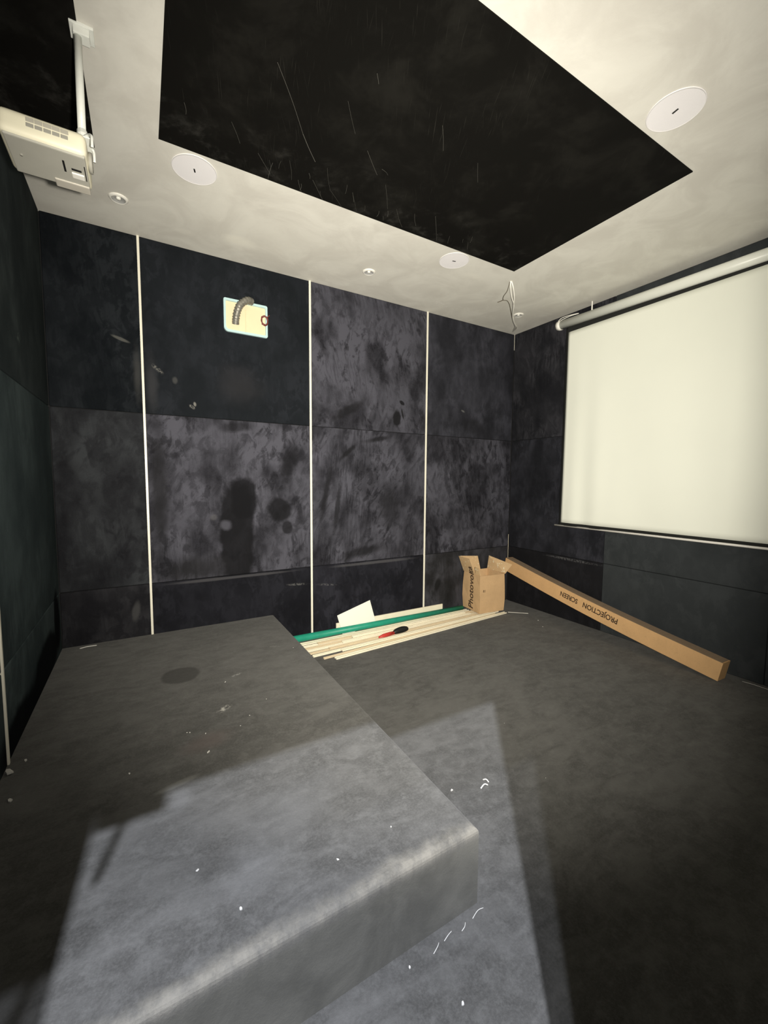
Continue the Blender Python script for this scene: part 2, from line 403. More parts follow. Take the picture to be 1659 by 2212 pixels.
m_flap = M_card('card_flap', (.62, .43, .24), 1.0)
m_carton = M_card('long_carton_card', (.66, .41, .20))
m_cartop = M_card('long_carton_top', (.30, .22, .15), 0, (1, 8, 1))
m_scrap = plain('white_scrap', (.62, .61, .58), .6)

# ------------------------------------------------------------------ structure
def panel_wall(name, axis, base, cols, rows, matf, thick=.018, mk_cols=None):
    """padded fabric panels in front of a dark backing; axis 'y' = facing wall, 'x' = side walls"""
    root = None
    bm = bmesh.new()
    if name == 'wall_front':
        box(bm, (XL-.12, thick, 0), (.12, .14, H))
    elif name == 'wall_right':
        box(bm, (thick, YN, 0), (.14, 0, H))
    else:
        box(bm, (XL-.14, YN, 0), (XL-thick, 0, H))
    root = obj(name, bm, m_dark); tag(root, kind='structure')
    for ci, (a, b) in enumerate(cols):
        for ri, (z0, z1) in enumerate(rows):
            bm = bmesh.new(); g = .0012
            if name == 'wall_front':
                box(bm, (a+g, 0, z0+g), (b-g, thick, z1-g), .007, 3)
            elif name == 'wall_right':
                box(bm, (0, a+g, z0+g), (thick, b-g, z1-g), .007, 3)
            else:
                box(bm, (XL-thick, a+g, z0+g), (XL, b-g, z1-g), .007, 3)
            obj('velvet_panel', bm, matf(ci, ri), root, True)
    return root
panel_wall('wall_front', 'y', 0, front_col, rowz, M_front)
rc = [(-1.058, 0.0), (-2.15, -1.058), (YN, -2.15)]
panel_wall('wall_right', 'x', 0, rc, rowz, M_right)
lc = [(-1.185, 0.0), (-2.28, -1.185), (YN, -2.28)]
lcache = {}
panel_wall('wall_left', 'x', 0, lc, rowz, M_left)

# near wall with the doorway the photograph is taken from
bm = bmesh.new()
DX0, DX1, DZ = -3.65, -2.988, 2.145
box(bm, (DX1, YN-.03, 0), (.14, YN, H)); box(bm, (XL-.14, YN-.03, 0), (DX0, YN, H)); box(bm, (DX0, YN-.03, DZ), (DX1, YN, H+.6))
nw = obj('wall_near', bm, m_dark); tag(nw, kind='structure')

r = empty('door_closer', (-3.60, YN-.018, DZ)); tag(r, 'small door closer with a thin arm under the doorway lintel', 'door closer')
boxo('closer_body', (-.048, -.010, -.046), (.022, .010, 0), m_dark, r, .002)
bm = bmesh.new(); tube(bm, [(-.018, 0, -.044), (-.034, 0, -.16)], .0045, 8); obj('closer_arm', bm, m_dark, r)
mf = M_floor()
tag(boxo('floor', (XL-.14, -5.0, -.1), (.14, .14, 0), mf), kind='structure')
mc = M_ceiling()
tag(boxo('ceiling', (XL-.14, YN-.03, H), (.14, .14, H+.08), mc), kind='structure')
# raised step
PX, PY, HP = -2.531, -2.247, .247
bm = bmesh.new(); vs = box(bm, (XL, PY, 0), (PX, 0, HP), 0)
for v in list(bm.verts): pass
bmesh.ops.subdivide_edges(bm, edges=bm.edges[:], cuts=1)
es = [e for e in bm.edges if all(abs(v.co.z-HP) < 1e-5 for v in e.verts) and (all(abs(v.co.x-PX) < 1e-5 for v in e.verts) or all(abs(v.co.y-PY) < 1e-5 for v in e.verts))]
bmesh.ops.bevel(bm, geom=es, offset=.018, segments=4, affect='EDGES', profile=.5)
plat = obj('floor_platform', bm, M_floor(True)); tag(plat, kind='structure')
for p in plat.data.polygons: p.use_smooth = False

m_cp = M_black_panel()
tag(boxo('ceiling_panel', (-3.262, -2.026, H-.004), (-1.013, -.907, H+.002), m_cp),
    'large black fabric rectangle set into the middle of the pale ceiling', 'ceiling panel')
tag(boxo('ceiling_panel', (XL+.002, -2.9, H-.004), (-3.512, -.70, H+.002), m_cp),
    'narrow black fabric strip on the ceiling behind the projector', 'ceiling panel')

def strip(n, lo, hi, m=None): tag(boxo(n, lo, hi, m or m_trim, None, .0015, 1), kind='structure')
strip('trim_1', (-3.35-.007, -.007, HP), (-3.35+.007, .004, H))
strip('trim_2', (-2.225-.008, -.007, 0), (-2.225+.008, .004, H))
strip('trim_3', (-1.1135-.008, -.007, 0), (-1.1135+.008, .004, H))
strip('trim_4', (-.0045, -.0045, 2.64), (-.0005, -.0005, H))
strip('trim_5', (-.004, -.004, .42), (-.0005, -.0005, .72), m_trim2)
strip('trim_6', (XL-.004, -1.185-.007, HP), (XL+.006, -1.185+.007, H))

# ------------------------------------------------------------------ ceiling fittings
def speaker(loc, ang, label):
    r = empty('ceiling_speaker', loc, (0, 0, ang)); tag(r, label, 'speaker', 'round ceiling speakers around the black panel')
    bm = bmesh.new(); lathe(bm, [(.0985, 0), (.103, 0), (.1032, -.0015), (.102, -.0034), (.0985, -.0032), (.0985, 0)], 56); obj('rim', bm, m_rim, r, True)
    bm = bmesh.new(); lathe(bm, [(.0985, 0), (.0985, -.0030), (.0, -.0030)], 56); obj('grille', bm, m_grille, r)
    bm = bmesh.new(); box(bm, (-.012, -.0035, -.0050), (.012, .0035, -.0025), .001); obj('emblem', bm, m_blk, r)
speaker((-3.103, -.783, H), math.radians(75), 'round white ceiling speaker nearest the projector, left of the black panel corner')
speaker((-1.473, -.792, H), math.radians(-12), 'round white ceiling speaker between black panel and corner of hanging wires')
speaker((-1.452, -2.148, H), math.radians(80), 'round greyish ceiling speaker on the screen side of the black panel')
def downlight(loc, label):
    r = empty('downlight', loc); tag(r, label, 'downlight', 'recessed ceiling downlights')
    bm = bmesh.new(); lathe(bm, [(.034, 0), (.046, 0), (.047, -.002), (.044, -.005), (.036, -.010), (.033, -.009), (.034, 0)], 40); obj('trim_ring', bm, m_white, r, True)
    bm = bmesh.new(); lathe(bm, [(.033, -.009), (.026, -.004), (.014, -.002), (0, -.002)], 32); obj('reflector', bm, m_chrome, r, True)
    bm = bmesh.new(); lathe(bm, [(.0, -.009), (.008, -.008), (.011, -.003), (.011, -.001)], 24); obj('bulb', bm, m_white, r, True)
downlight((-3.435, -.348, H), 'small white downlight near the projector')
downlight((-1.903, -.355, H), 'small white downlight above the middle wall panels')
downlight((-.369, -.377, H), 'small white downlight beside the hanging wires in the corner')

# wires drooping from the ceiling towards the corner
r = empty('hanging_wires', (-.96, -.82, 2.79)); tag(r, 'bunch of thin loose wires dangling from the ceiling near the room corner', 'wires')
def wire(name, pts, rad, m, par):
    o0 = Vector(par.location)
    bm = bmesh.new(); tube(bm, [p-o0 for p in smooth_path(pts)], rad, 6); return obj(name, bm, m, par, True)
m_dw = plain('dark_wire', (.12, .10, .07), .6)
wire('white_wire', [(-.919, -.789, 2.80), (-.903, -.775, 2.765), (-.837, -.725, 2.73), (-.74, -.662, 2.71), (-.667, -.587, 2.70), (-.53, -.462, 2.70), (-.355, -.33, 2.715), (-.199, -.165, 2.76), (-.11, -.08, 2.80)], .0050, m_white, r)
wire('white_wire', [(-.910, -.79, 2.80), (-.882, -.783, 2.76), (-.805, -.725, 2.72), (-.711, -.631, 2.705), (-.608, -.533, 2.70), (-.462, -.416, 2.70), (-.306, -.302, 2.72), (-.141, -.106, 2.775), (-.10, -.07, 2.80)], .0045, m_white, r)
wire('brown_wire', [(-.916, -.777, 2.80), (-.869, -.711, 2.77), (-.846, -.652, 2.755), (-.807, -.61, 2.75), (-.762, -.612, 2.752), (-.681, -.563, 2.75), (-.581, -.486, 2.74), (-.453, -.385, 2.74)], .0022, m_dw, r)
wire('wire_end', [(-.807, -.61, 2.75), (-.807, -.58, 2.75), (-.822, -.564, 2.745)], .0028, m_dw, r)
# torch glare on dust scratches, built as pale threads fanning from the camera
bm = bmesh.new()
SEG = [(-2.902, -1.515, -2.719, -1.265), (-2.719, -1.265, -2.616, -1.143), (-2.573, -1.664, -2.547, -1.631), (-2.617, -1.507, -2.523, -1.382), (-2.224, -1.611, -2.136, -1.506), (-2.434, -1.328, -2.322, -1.22), (-2.322, -1.266, -2.276, -1.247), (-2.999, -1.169, -2.945, -1.07), (-3.179, -1.165, -3.168, -1.109), (-2.862, -1.056, -2.779, -0.955), (-2.788, -1.032, -2.78, -0.916), (-2.483, -1.004, -2.375, -0.912), (-2.104, -1.053, -1.988, -0.93), (-1.88, -1.114, -1.728, -0.927), (-2.364, -1.033, -2.286, -0.919), (-2.647, -0.987, -2.605, -0.912), (-2.584, -1.024, -2.486, -0.912), (-2.552, -1.137, -2.481, -1.005), (-1.95, -1.533, -1.861, -1.438), (-2.723, -1.088, -2.676, -0.969), (-2.252, -1.184, -2.147, -1.027), (-1.994, -1.071, -1.924, -0.982)]
rnd = random.Random(4)
for k in range(16):                       # shorter glare streaks along the edge
    x = rnd.uniform(-2.85, -1.4); l = rnd.uniform(.03, .09); a = math.atan2(2.2, x-CAM.x)+rnd.uniform(-.25, .25); y = -.915-rnd.uniform(0, .12)
    SEG.append((x-l*math.cos(a), y-l*math.sin(a), x, y))
for k, (x0, y0, x1, y1) in enumerate(SEG):
    mx, my = (x0+x1)/2+rnd.uniform(-.004, .004), (y0+y1)/2+rnd.uniform(-.004, .004)
    r0 = (.0007, .0011, .0006)[min(k, 2)] if k < 3 else rnd.uniform(.0003, .0007)
    tube(bm, smooth_path([(x0, y0, 2.7945), (mx, my, 2.7935), (x1, y1, 2.7945)], 5), r0, 4)
tag(obj('glare_streaks', bm, plain('dust', (.11, .107, .095), .8)), 'wispy pale threads drawing torch glare on dust scratches along the wall-side edge of the black ceiling panel', 'glare_streaks', kind='stuff')

# ------------------------------------------------------------------ projector on its mount
r = empty('projector_mount', (-3.512, -1.285, H)); tag(r, 'white painted pole bracket holding the projector under the ceiling', 'bracket')
bm = bmesh.new(); box(bm, (-.022, -.02, -.010), (.046, .045, 0), .002, 2); box(bm, (-.012, -.016, -.034), (.034, .026, -.010), .003, 2); obj('ceiling_plate', bm, m_metalw, r)
bm = bmesh.new(); tube(bm, [(0, 0, -.02), (0, 0, -.355)], .0118, 20); obj('pole', bm, m_metalw, r, True)
bm = bmesh.new(); tube(bm, [(0, 0, -.330), (.002, -.002, -.345), (.002, -.003, -.358)], [.0145, .017, .014], 12)
box(bm, (-.03, -.04, -.3715), (.03, .04, -.3665), .002, 1)
for k in range(7):
    a = k*.9; box(bm, (.004*math.cos(a*3)+.004, -.024+.009*k, -.366+.006*math.sin(a*5)), (.016+.005*math.cos(a*2), -.015+.009*k, -.352+.007*math.sin(a*4)), .002, 1)
obj('ball_joint', bm, m_metalw, r)
for sgn, y in ((-1, -.045), (1, .04)):
    bm = bmesh.new(); tube(bm, smooth_path([(.008, y*.4-.01, -.364), (.022, y*.7-.012, -.363), (.030, y*.9-.02, -.375), (.031, y*.9-.025, -.395), (.031, y*.9-.025, -.412)], 4), .0045, 8)
    obj('mount_arm', bm, m_metalw, r, True)

pr = empty('projector', (-3.6095, -1.255, 2.344)); tag(pr, 'cream white projector hanging upside down from the ceiling pole', 'projector')
PW, PD, PH = .1125, .105, .076
bm = bmesh.new(); box(bm, (-PW, -PD, .004), (PW, PD, PH), .024, 5); obj('body', bm, m_proj, pr, True)
bm = bmesh.new(); box(bm, (-PW+.012, -PD+.010, 0), (PW-.006, PD-.012, .012), .004, 2); obj('base_plate', bm, plain('projector_underside', (.46, .45, .40), .6, .08), pr)
bm = bmesh.new(); box(bm, (.005, .062, -.004), (.106, PD+.002, .008), .004, 2); obj('lamp_cover', bm, plain('lamp_cover_plastic', (.52, .49, .43), .6), pr)
bm = bmesh.new()
for k in range(5):
    x0 = -.040+k*.0215; box(bm, (x0, -PD-.0012, .034), (x0+.019, -PD+.004, .046), .001, 1)
obj('side_vent', bm, m_projdk, pr)
bm = bmesh.new()
for k in range(5):
    x0 = -.040+k*.0215; box(bm, (x0, -PD-.0010, .049), (x0+.0205, -PD+.004, .062), .001, 1)
obj('upper_vent', bm, plain('vent_grey', (.42, .40, .34), .6), pr)
# lens faces the screen (+x)
bm = bmesh.new(); lathe(bm, [(.0, .0), (.024, 0), (.031, .004), (.031, .012), (.024, .014), (.022, .006), (.0, .004)], 36, frame_mat((PW-.002, -.02, .036), (0, 1, 0), (0, 0, 1), (1, 0, 0))); ln = obj('lens_ring', bm, m_projdk, pr, True)
bm = bmesh.new(); lathe(bm, [(.0215, .004), (.016, .009), (0, .011)], 28, frame_mat((PW-.002, -.02, .036), (0, 1, 0), (0, 0, 1), (1, 0, 0)))
lm_ = plain('lens_glass', (.005, .005, .008), .06, spec=.8); obj('lens', bm, lm_, ln, True)
bm = bmesh.new(); box(bm, (.060, .0, -.004), (.096, .028, .006), .003, 2); obj('adjuster_foot', bm, m_white, pr)
bm = bmesh.new(); box(bm, (.040, -.05, -.0012), (.046, .008, .004), .0005, 1); box(bm, (.062, -.022, -.0012), (.090, -.012, .004), .0005, 1); box(bm, (.099, -.05, -.0012), (.102, .03, .004), .0005, 1)
obj('recess_slot', bm, m_blk, pr)
bm = bmesh.new(); lathe(bm, [(0, -.003), (.004, -.003), (.005, .003)], 12, Matrix.Translation((-.07, -.01, 0))); lathe2 = None
obj('screw', bm, m_projdk, pr, True)

# ------------------------------------------------------------------ wall opening with conduit
r = empty('wall_junction_box', (-2.703, 0, 2.425)); tag(r, 'open cream wall box with pale blue rim high on the second wall panel', 'wall box')
def rrect(w, h, rad, n=6, sk=0.0):
    o = []
    for cx, cy, a0, rr in ((w-rad, h-rad, 0, rad*.4), (-w+rad, h-rad, 90, rad*.4), (-w+rad, -h+rad, 180, rad), (w-rad, -h+rad, 270, rad*.4)):
        cx = math.copysign(w-rr, cx); cy = math.copysign(h-rr, cy)
        for k in range(n+1):
            a = math.radians(a0+90*k/n); o.append((cx+rr*math.cos(a), cy+rr*math.sin(a)))
    return o
outer = rrect(.150, .112, .03); inner = rrect(.136, .096, .022)
bm = bmesh.new(); loops = []
for pts, y in ((outer, .004), (outer, -.016), (inner, -.016), (inner, .004)): loops.append([bm.verts.new((x, y, z)) for x, z in pts])
for a, b in zip(loops, loops[1:]+loops[:1]):
    for k in range(len(a)): bm.faces.new((a[k], a[(k+1) % len(a)], b[(k+1) % len(a)], b[k]))
bmesh.ops.recalc_face_normals(bm, faces=bm.faces); obj('rim', bm, m_cyan, r)
bm = bmesh.new(); v = [bm.verts.new((x, -.003, z)) for x, z in inner]; bm.faces.new(v); g = bmesh.ops.extrude_face_region(bm, geom=bm.faces[:]); bmesh.ops.translate(bm, vec=(0, .007, 0), verts=[e for e in g['geom'] if isinstance(e, bmesh.types.BMVert)])
bmesh.ops.recalc_face_normals(bm, faces=bm.faces); obj('back_board', bm, m_cream, r)
boxo('divider', (-.004, -.010, -.095), (.006, -.002, .06), m_cream, r, .002, 2)
# conduit
pts = smooth_path([(-2.665, -.012, 2.545), (-2.70, -.04, 2.538), (-2.745, -.05, 2.50), (-2.768, -.045, 2.45), (-2.775, -.02, 2.40), (-2.774, -.006, 2.375)], 9)
bm = bmesh.new(); o0 = Vector((-2.72, -.02, 2.45)); tube(bm, [p-o0 for p in pts], [.0235+.003*math.sin(i*2.1) for i in range(len(pts))], 14)
o = obj('flexible_conduit', bm, m_foil, None, True); o.location = o0; tag(o, 'short silver-grey ribbed conduit curling out of the wall box', 'conduit')
bm = bmesh.new(); o0 = Vector((-2.575, -.02, 2.43)); pp = []
for i in range(70):
    a = i*.36; k = 1+.12*math.sin(i*.9); pp.append(Vector((.022*math.cos(a)*k, -.002-.004*math.sin(i*.7), .031*math.sin(a)*k)))
pp += [Vector((.02, -.004, .03)), Vector((.034, -.006, .042))]
tube(bm, pp, .0034, 6)
tube(bm, smooth_path([(-.018, 0, -.03), (-.022, 0, .02), (-.01, -.003, .028), (.012, -.004, .02), (.02, 0, -.015), (.004, 0, -.035), (-.014, 0, -.028)], 5), .003, 6)
o = obj('wire_coil', bm, m_brown, None, True); o.location = o0; tag(o, 'small coil of brown-red wire at the right side of the wall box', 'wire')

# ------------------------------------------------------------------ projection screen
r = empty('projection_screen', (-.06, -1.6, .88)); tag(r, 'large pulled-down white projection screen with black borders on the right wall', 'projection screen')
Y0, Y1 = -.575, -2.62
def P_(x, y, z): return Vector((x+.06, y+1.6, z-.88))
def prism(bm, prof, ya, yb, dz=0.0):
    a = [bm.verts.new(P_(x, ya, z)) for x, z in prof]; b = [bm.verts.new(P_(x, yb, z+dz)) for x, z in prof]
    n = len(prof)
    for k in range(n): bm.faces.new((a[k], a[(k+1) % n], b[(k+1) % n], b[k]))
    bm.faces.new(a); bm.faces.new(b[::-1]); bmesh.ops.recalc_face_normals(bm, faces=bm.faces)
cas = [(-.062+.038*math.cos(math.radians(a)), 2.695+.038*math.sin(math.radians(a))) for a in range(0, 360, 15)]
bm = bmesh.new(); prism(bm, cas, Y0-.02, Y1, -.035); obj('casing', bm, plain('casing_metal', (.80, .82, .76), .35, .04), r, True)
capf = [(-.062+.041*math.cos(math.radians(a)), 2.695+.041*math.sin(math.radians(a))) for a in range(0, 360, 15)]
bm = bmesh.new(); prism(bm, capf, Y0+.006, Y0-.03, 0); obj('end_cap', bm, m_white, r, True)
bm = bmesh.new(); prism(bm, [(x, z-.035) for x, z in capf], Y1+.01, Y1-.02, 0); obj('end_cap', bm, m_white, r, True)
# hanging fabric with gentle ripples, black with a white picture area
def ripple(y, z):
    k = max(0, min(1, (2.6-z)/1.7)); d = (-.66-y)
    return -(.014*math.exp(-((d-.13)/.075)**2)+.010*math.exp(-((d-.33)/.08)**2)+.003*math.sin(d*13+z*2))*k
def sheet(name, ya, yb, za, zb, x0, th, m, ny=90, nz=40):
    bm = bmesh.new(); G = []
    for s in (0, 1):
        g = []
        for i in range(ny+1):
            y = ya+(yb-ya)*i/ny
            g.append([bm.verts.new(P_(x0+ripple(y, za+(zb-za)*j/nz)+s*th, y, za+(zb-za)*j/nz)) for j in range(nz+1)])
        G.append(g)
    for s in (0, 1):
        for i in range(ny):
            for j in range(nz): bm.faces.new((G[s][i][j], G[s][i+1][j], G[s][i+1][j+1], G[s][i][j+1]))
    per = [(i, 0) for i in range(ny)]+[(ny, j) for j in range(nz)]+[(i, nz) for i in range(ny, 0, -1)]+[(0, j) for j in range(nz, 0, -1)]
    for k in range(len(per)):
        a, b = per[k], per[(k+1) % len(per)]
        bm.faces.new((G[0][a[0]][a[1]], G[0][b[0]][b[1]], G[1][b[0]][b[1]], G[1][a[0]][a[1]]))
    bmesh.ops.recalc_face_normals(bm, faces=bm.faces)
    return obj(name, bm, m, r, True)
sheet('black_border', -.655, -2.55, .888, 2.69, -.058, .0012, m_brdr)
t = NT('screen_white'); c = t.mix(t.noise(t.co, 2, 3), (.80, .82, .74), (.86, .88, .79)); t.setp(Base_Color=c, Roughness=.55, Specular_IOR_Level=.35); m_scr = t.m
sheet('white_surface', -.677, -2.50, .914, 2.612, -.0590, .0008, m_scr)
bm = bmesh.new(); tube(bm, [P_(-.058, -.612, .884), P_(-.058, -2.60, .884)], .0085, 12); obj('bottom_bar', bm, plain('bar_white', (.72, .70, .66), .4), r, True)
bm = bmesh.new(); tube(bm, smooth_path([P_(-.085, -.585, 2.73), P_(-.085, -.62, 2.748), P_(-.08, -.70, 2.748), P_(-.075, -.78, 2.738), P_(-.085, -.70, 2.738), P_(-.09, -.61, 2.728)], 5), .003, 6); obj('cord', bm, m_white, r, True)
bm = bmesh.new(); box(bm, P_(-.075, -.905, 2.72), P_(-.069, -.895, 2.797), .001, 1); obj('hanger', bm, m_white, r)
bm = bmesh.new(); box(bm, P_(-.075, -2.205, 2.70), P_(-.069, -2.195, 2.797), .001, 1); obj('hanger', bm, m_white, r)

# ------------------------------------------------------------------ long carton leaning in the corner
al, yw = .181, .046
u = Vector((math.sin(yw)*math.cos(al), math.cos(yw)*math.cos(al), math.sin(al)))
o_ = Vector((-math.cos(yw), math.sin(yw), 0)); n_ = o_.cross(u); n_ = n_ if n_.z > 0 else -n_
B0 = Vector((-.100, -1.985, .003)); LC, WC, HC = 1.965, .096, .130
r = empty('long_carton', B0); tag(r, 'long brown cardboard carton leaning diagonally below the screen', 'cardboard box')
def sag(s): return n_*(-.022*math.sin(math.pi*min(1, max(0, s))))
def cpt(s, a, b): return u*(s*LC)+o_*(a*WC)+n_*(b*HC)+sag(s)
NS = 24
def cprism(name, a0, a1, b0, b1, m, caps=True, s0=0.0, s1=1.0):
    bm = bmesh.new(); R_ = []
    for i in range(NS+1):
        s = s0+(s1-s0)*i/NS; R_.append([bm.verts.new(cpt(s, *q)) for q in ((a0, b0), (a1, b0), (a1, b1), (a0, b1))])
    for i in range(NS):
        for k in range(4): bm.faces.new((R_[i][k], R_[i][(k+1) % 4], R_[i+1][(k+1) % 4], R_[i+1][k]))
    bm.faces.new(R_[0][::-1]); bm.faces.new(R_[-1]); bmesh.ops.recalc_face_normals(bm, faces=bm.faces)
    return obj(name, bm, m, r)
cprism('carton_body', 0, 1, 0, 1, m_carton)
cprism('top_flap', .02, .99, 1.0, 1.012, m_cartop, s0=.004, s1=.996)
cprism('tape', -.0, 1.004, .90, 1.02, plain('clear_tape', (.30, .20, .11), .25), s0=.085, s1=.115) if False else None
def ctext(body, s_start, size, sx):
    s = s_start/LC; P0 = B0*0 + u*s_start + o_*(WC+.0006) + n_*(HC*.72) + sag(s)
    return text_obj('printed_text', body, size, frame_mat(P0, u, -n_, u.cross(-n_)), m_ink, r, sx=sx, bold=.0012)
ctext('PROJECTION', .70, .062, .88); ctext('SCREEN', 1.07, .060, .86)

# ------------------------------------------------------------------ open box in the corner
th = -.103; zb = .037
ux = Vector((math.cos(th), math.sin(th), 0)); uy = Vector((-math.sin(th), math.cos(th), 0)); uz = Vector((0, 0, 1))
BO = Vector((-.676, -.296, zb)); BW, BD, BH, T = .290, .268, .362, .005
r = empty('cardboard_box', BO, (0, 0, th)); tag(r, 'open brown cardboard box with raised flaps standing on the trim strips', 'cardboard box')
bm = bmesh.new()
box(bm, (0, 0, 0), (BW, BD, T)); box(bm, (0, 0, 0), (BW, T, BH)); box(bm, (0, BD-T, 0), (BW, BD, BH)); box(bm, (0, 0, 0), (T, BD, BH)); box(bm, (BW-T, 0, 0), (BW, BD, BH))
bmesh.ops.subdivide_edges(bm, edges=bm.edges[:], cuts=2, use_grid_fill=True)
for v in bm.verts:
    k = v.co.z/BH; v.co.x += .006*math.sin(v.co.z*14+v.co.y*9) ; v.co.y += .005*math.sin(v.co.z*11+v.co.x*8)
obj('box_body', bm, m_cardb, r)
def flap(pts, th_, name='flap'):
    bm = bmesh.new(); P = [Vector(p) for p in pts]; nn = (P[1]-P[0]).cross(P[3]-P[0]).normalized()*th_
    a = [bm.verts.new(p) for p in P]; b = [bm.verts.new(p+nn) for p in P]
    bm.faces.new(a); bm.faces.new(b[::-1])
    for k in range(4): bm.faces.new((a[k], b[k], b[(k+1) % 4], a[(k+1) % 4]))
    bmesh.ops.recalc_face_normals(bm, faces=bm.faces); return obj(name, bm, m_flap, r)
fl = [(0, 0.004, BH), (0, BD, BH), (-.055, BD+.0, BH+.135), (-.050, .03, BH+.125)]
flap([(0, .0, BH), (0, .075, BH), (-.012, .07, BH+.075), (-.010, .012, BH+.07)], .004)
flap([(0, .08, BH), (0, BD, BH), (-.062, BD-.0, BH+.15), (-.058, .10, BH+.15)], .004)
flap([(.02, BD-.004, BH), (.20, BD-.004, BH), (.17, BD+.005, BH+.135), (-.04, BD+.005, BH+.15)], .004)
flap([(BW, .0, BH), (BW, BD, BH), (BW+.02, BD, BH+.13), (BW+.075, -.01, BH+.085)], .004)
flap([(.01, .006, BH-.004), (BW-.01, .006, BH-.004), (BW-.02, .045, BH-.10), (.02, .045, BH-.10)], .003)
fm = frame_mat((-.0065, .098, .018), (0, 0, 1), (0, 1, 0), (-1, 0, 0))
text_obj('printed_text', 'Photovol', .098, fm, m_ink, r, shear=.12, sx=.98, bold=.0012)
sl = Vector((-.06, 0, .15)).normalized()
fm = frame_mat((-.0095, .098, BH+.004), sl, (0, 1, 0), sl.cross(Vector((0, 1, 0))))
text_obj('printed_text', 'ta', .098, fm, m_ink, r, shear=.12, sx=.98, bold=.0012)
fm = frame_mat((.03, -.0068, .205), (1, 0, 0), (0, 0, 1), (0, -1, 0))
text_obj('printed_mark', '81', .032, fm, m_ink, r)

# ------------------------------------------------------------------ pile of trim strips, tube, board, sheet
def bar(name, a, b, wd, hg, m, label, cat, group=None, lip=True):
    a, b = Vector(a), Vector(b); d = b-a; L = d.length; x = d.normalized(); y = Vector((0, 0, 1)).cross(x).normalized(); z = x.cross(y)
    bm = bmesh.new(); box(bm, (0, -wd/2, 0), (L, wd/2, hg*.55), .001, 1)
    if lip:
        box(bm, (0, -wd/2, hg*.5), (L, -wd/2+wd*.28, hg), .001, 1); box(bm, (0, wd/2-wd*.28, hg*.5), (L, wd/2, hg), .001, 1)
    o = obj(name, bm, m); o.matrix_world = frame_mat(a, x, y, z); tag(o, label, cat, group); return o
G_ = 'loose cream trim strips piled along the wall'
SL = 'cream plastic trim strip in the pile on the floor beside the wall'
S_ = [((-2.215, -.450, 0), (-.35, -.312, 0), .034), ((-2.29, -.412, 0), (-.46, -.278, 0), .017), ((-2.345, -.340, 0), (-.40, -.248, 0), .024),
      ((-2.37, -.290, 0), (-.50, -.220, 0), .020), ((-2.38, -.240, 0), (-.42, -.192, 0), .022), ((-2.36, -.195, 0), (-.5, -.166, 0), .020), ((-2.37, -.150, 0), (-.6, -.140, 0), .020), ((-2.42, -.090, 0), (-.62, -.07, 0), .040),
      ((-2.13, -.372, .013), (-.42, -.275, .013), .030), ((-2.20, -.300, .013), (-.5, -.232, .013), .022), ((-2.06, -.232, .013), (-.7, -.196, .013), .026), ((-2.24, -.165, .013), (-.6, -.150, .013), .024),
      ((-1.96, -.20, .025), (-.75, -.17, .025), .026)]
pile_l = {0: 'widest cream trim strip along the outer edge of the floor pile', 1: 'narrow cream trim strip whose short end pokes out left of the widest strip',
          12: 'cream trim strip lying topmost in the pile next to the green tube'}
m_pile2 = plain('trim_strip_yellowed', (.70, .58, .40), .5, .15, 8)
for i, (a, b, wd) in enumerate(S_):
    bar('trim_strip', a, b, wd, .012, m_pile2 if i in (1, 3, 5, 9, 11) else m_pile, pile_l.get(i, SL), 'trim strip', G_)
bm = bmesh.new(); tube(bm, [(0, 0, 0), (1.755, .028, -.020)], [.027, .0225], 20)
o = obj('green_tube', bm, m_green, None, True); o.location = (-2.43, -.078, .052); tag(o, 'long green tube lying along the wall on top of the strips', 'tube')
bar('cream_board', (-2.02, -.018, .0), (-.90, -.018, .0), .012, .175, m_pile, 'long cream board on edge behind the green tube against the wall', 'board', None, False)
bar('white_stick', (-.34, -.335, .0125), (-.175, -.44, .003), .010, .006, m_white, 'thin white stick end pointing out of the pile beside the carton box', 'stick', None, False)
# white sheet leaning
A_ = math.radians(15.5)
bm = bmesh.new(); box(bm, (0, -.002, -.20), (.322, .002, 0), .001, 1)
o = obj('white_board', bm, plain('white_board', (.90, .90, .82), .5, .02)); o.matrix_world = Matrix.Translation((-2.018, -.034, .166)) @ Matrix.Rotation(math.radians(-2), 4, 'X') @ Matrix.Rotation(-A_, 4, 'Y')
tag(o, 'small bright white rectangular board leaning tilted on the wall behind the green tube', 'board')
# hand tool
r = empty('hand_tool', (-1.78, -.30, .026)); tag(r, 'red and black hand tool lying on the cream trim strips', 'tool')
d = Vector((.305, .03, .004)).normalized()
bm = bmesh.new(); tube(bm, [d*.01, d*.06, d*.12, d*.175], [.005, .015, .016, .013], 12); tube(bm, [d*.0+Vector((0, -.016, .0)), d*.07+Vector((0, -.02, .002)), d*.15+Vector((0, -.006, .004))], [.003, .007, .008], 10); obj('red_handle', bm, m_red, r, True)
bm = bmesh.new(); tube(bm, smooth_path([d*.16, d*.19+Vector((0, .0, .006)), d*.24+Vector((0, 0, .008)), d*.29+Vector((0, 0, .005)), d*.31], 4), [.012+.014*math.sin(math.pi*i/16) for i in range(17)], 14); obj('black_head', bm, m_blk, r, True)

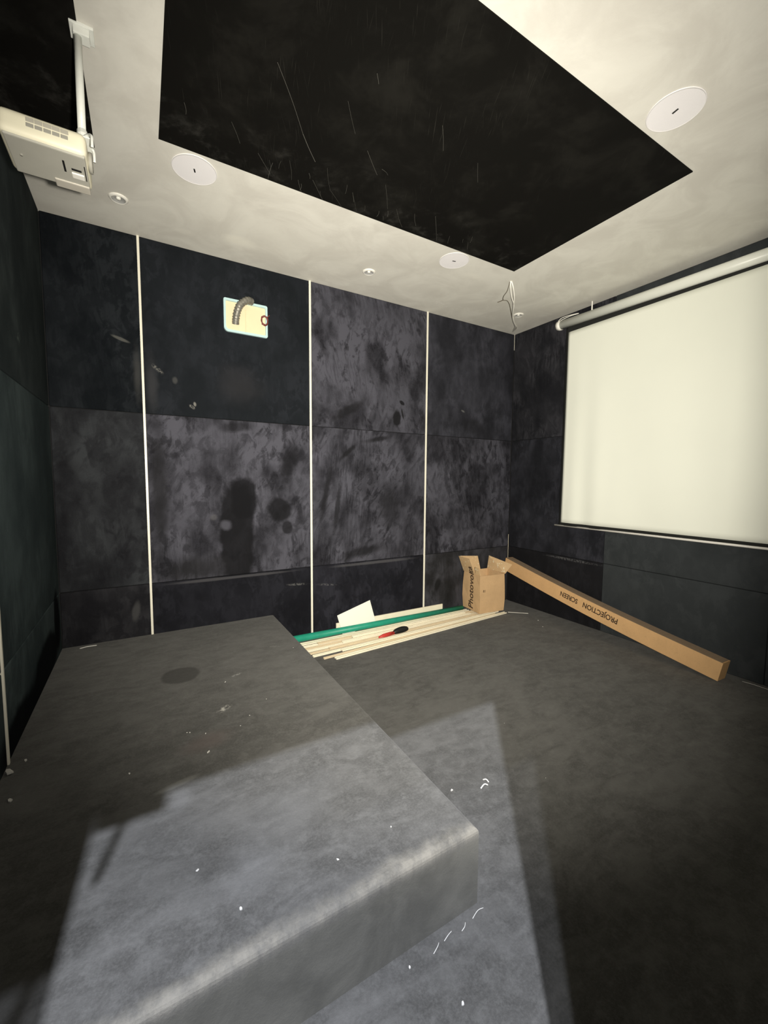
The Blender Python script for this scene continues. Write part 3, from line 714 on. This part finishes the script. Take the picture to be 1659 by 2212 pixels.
# ------------------------------------------------------------------ small litter
def scrap(x, y, z, s, label, group=None, seed=0):
    rnd = random.Random(seed); bm = bmesh.new(); n = 6; vs = []
    for k in range(n):
        a = 2*math.pi*k/n; q = s*.8*rnd.uniform(.45, 1.0); vs.append(bm.verts.new((q*math.cos(a)*1.3, q*math.sin(a)*.8, s*rnd.uniform(0, .5))))
    f = bm.faces.new(vs); g = bmesh.ops.extrude_face_region(bm, geom=[f]); bmesh.ops.translate(bm, vec=(0, 0, s*.35), verts=[e for e in g['geom'] if isinstance(e, bmesh.types.BMVert)])
    bmesh.ops.recalc_face_normals(bm, faces=bm.faces)
    zmin = min(v.co.z for v in bm.verts)
    for v in bm.verts: v.co.z -= zmin
    o = obj('paper_scrap', bm, m_scrap); o.location = (x, y, z); o.rotation_euler = (0, 0, rnd.uniform(0, 3)); tag(o, label, 'scrap', group); return o
for i, (x, y, s) in enumerate([(-3.191, -1.474, .007), (-3.24, -1.306, .004), (-3.185, -1.345, .004), (-3.448, -1.461, .006), (-3.281, -1.973, .006), (-3.202, -2.135, .006), (-2.944, -2.133, .005), (-2.761, -2.114, .005),
                               (-3.04, -.93, .005), (-3.0, -1.30, .004), (-3.25, -1.30, .003), (-2.60, -.68, .004), (-3.05, -1.36, .004), (-2.9, -1.2, .003)]):
    scrap(x, y, HP, s, 'tiny white scrap of litter on top of the dark platform', 'white scraps on the platform', i)
scrap(-3.782, -1.19, HP, .009, 'pale scrap on the platform close to the left wall, further one', None, 51)
scrap(-3.778, -1.412, HP, .010, 'pale scrap on the platform at the left edge of the photo, nearer one', None, 52)
scrap(-3.815, -1.25, HP, .018, 'largest pale crumb on the platform at the foot of the left wall', None, 53)
for i, (x, y, s) in enumerate([(-2.303, -1.852, .008), (-2.733, -2.413, .007), (-2.804, -2.283, .005), (-.25, -.62, .009), (-.35, -.75, .005), (-1.75, -1.62, .003), (-1.9, -2.0, .003)]):
    scrap(x, y, 0, s, 'tiny white scrap of litter on the dark lower floor', 'white scraps on the lower floor', 80+i)
def shred(pts, z, label, group=None, rad=.003):
    o0 = Vector((pts[0][0], pts[0][1], z)); bm = bmesh.new()
    tube(bm, smooth_path([Vector((p[0], p[1], z+rad*.5+(p[2] if len(p) > 2 else 0)))-o0 for p in pts], 4), rad, 6)
    o = obj('plastic_shred', bm, m_scrap, None, True); o.location = o0; tag(o, label, 'shred', group)
shred([(-2.19, -1.905), (-2.165, -1.90, .006), (-2.15, -1.905)], 0, 'white curled plastic shred on the lower floor beside the platform', None, .003)
shred([(-2.146, -1.872), (-2.14, -1.885, .008), (-2.135, -1.895)], 0, 'short upright white shred touching a curled one on the lower floor', None, .003)
for k, pts in enumerate([[(-2.525, -2.268), (-2.548, -2.268, .004), (-2.575, -2.275)], [(-2.60, -2.272), (-2.612, -2.282, .003), (-2.625, -2.285)], [(-2.65, -2.27), (-2.668, -2.276, .004), (-2.685, -2.28)], [(-2.70, -2.275), (-2.712, -2.284, .004), (-2.73, -2.29)]]):
    shred(pts, 0, 'thin white thread along the foot of the platform front', 'white threads at the platform foot', .0010)
shred([(-3.74, -.055), (-3.70, -.05, .003), (-3.655, -.045)], HP, 'thin tan splinter on the platform against the wall in the left corner', None, .003)
shred([(-.02-.03, -2.06), (-.05, -2.12, .004), (-.04, -2.2)], 0, 'thin pale thread on the floor past the low end of the long carton', None, .0015)
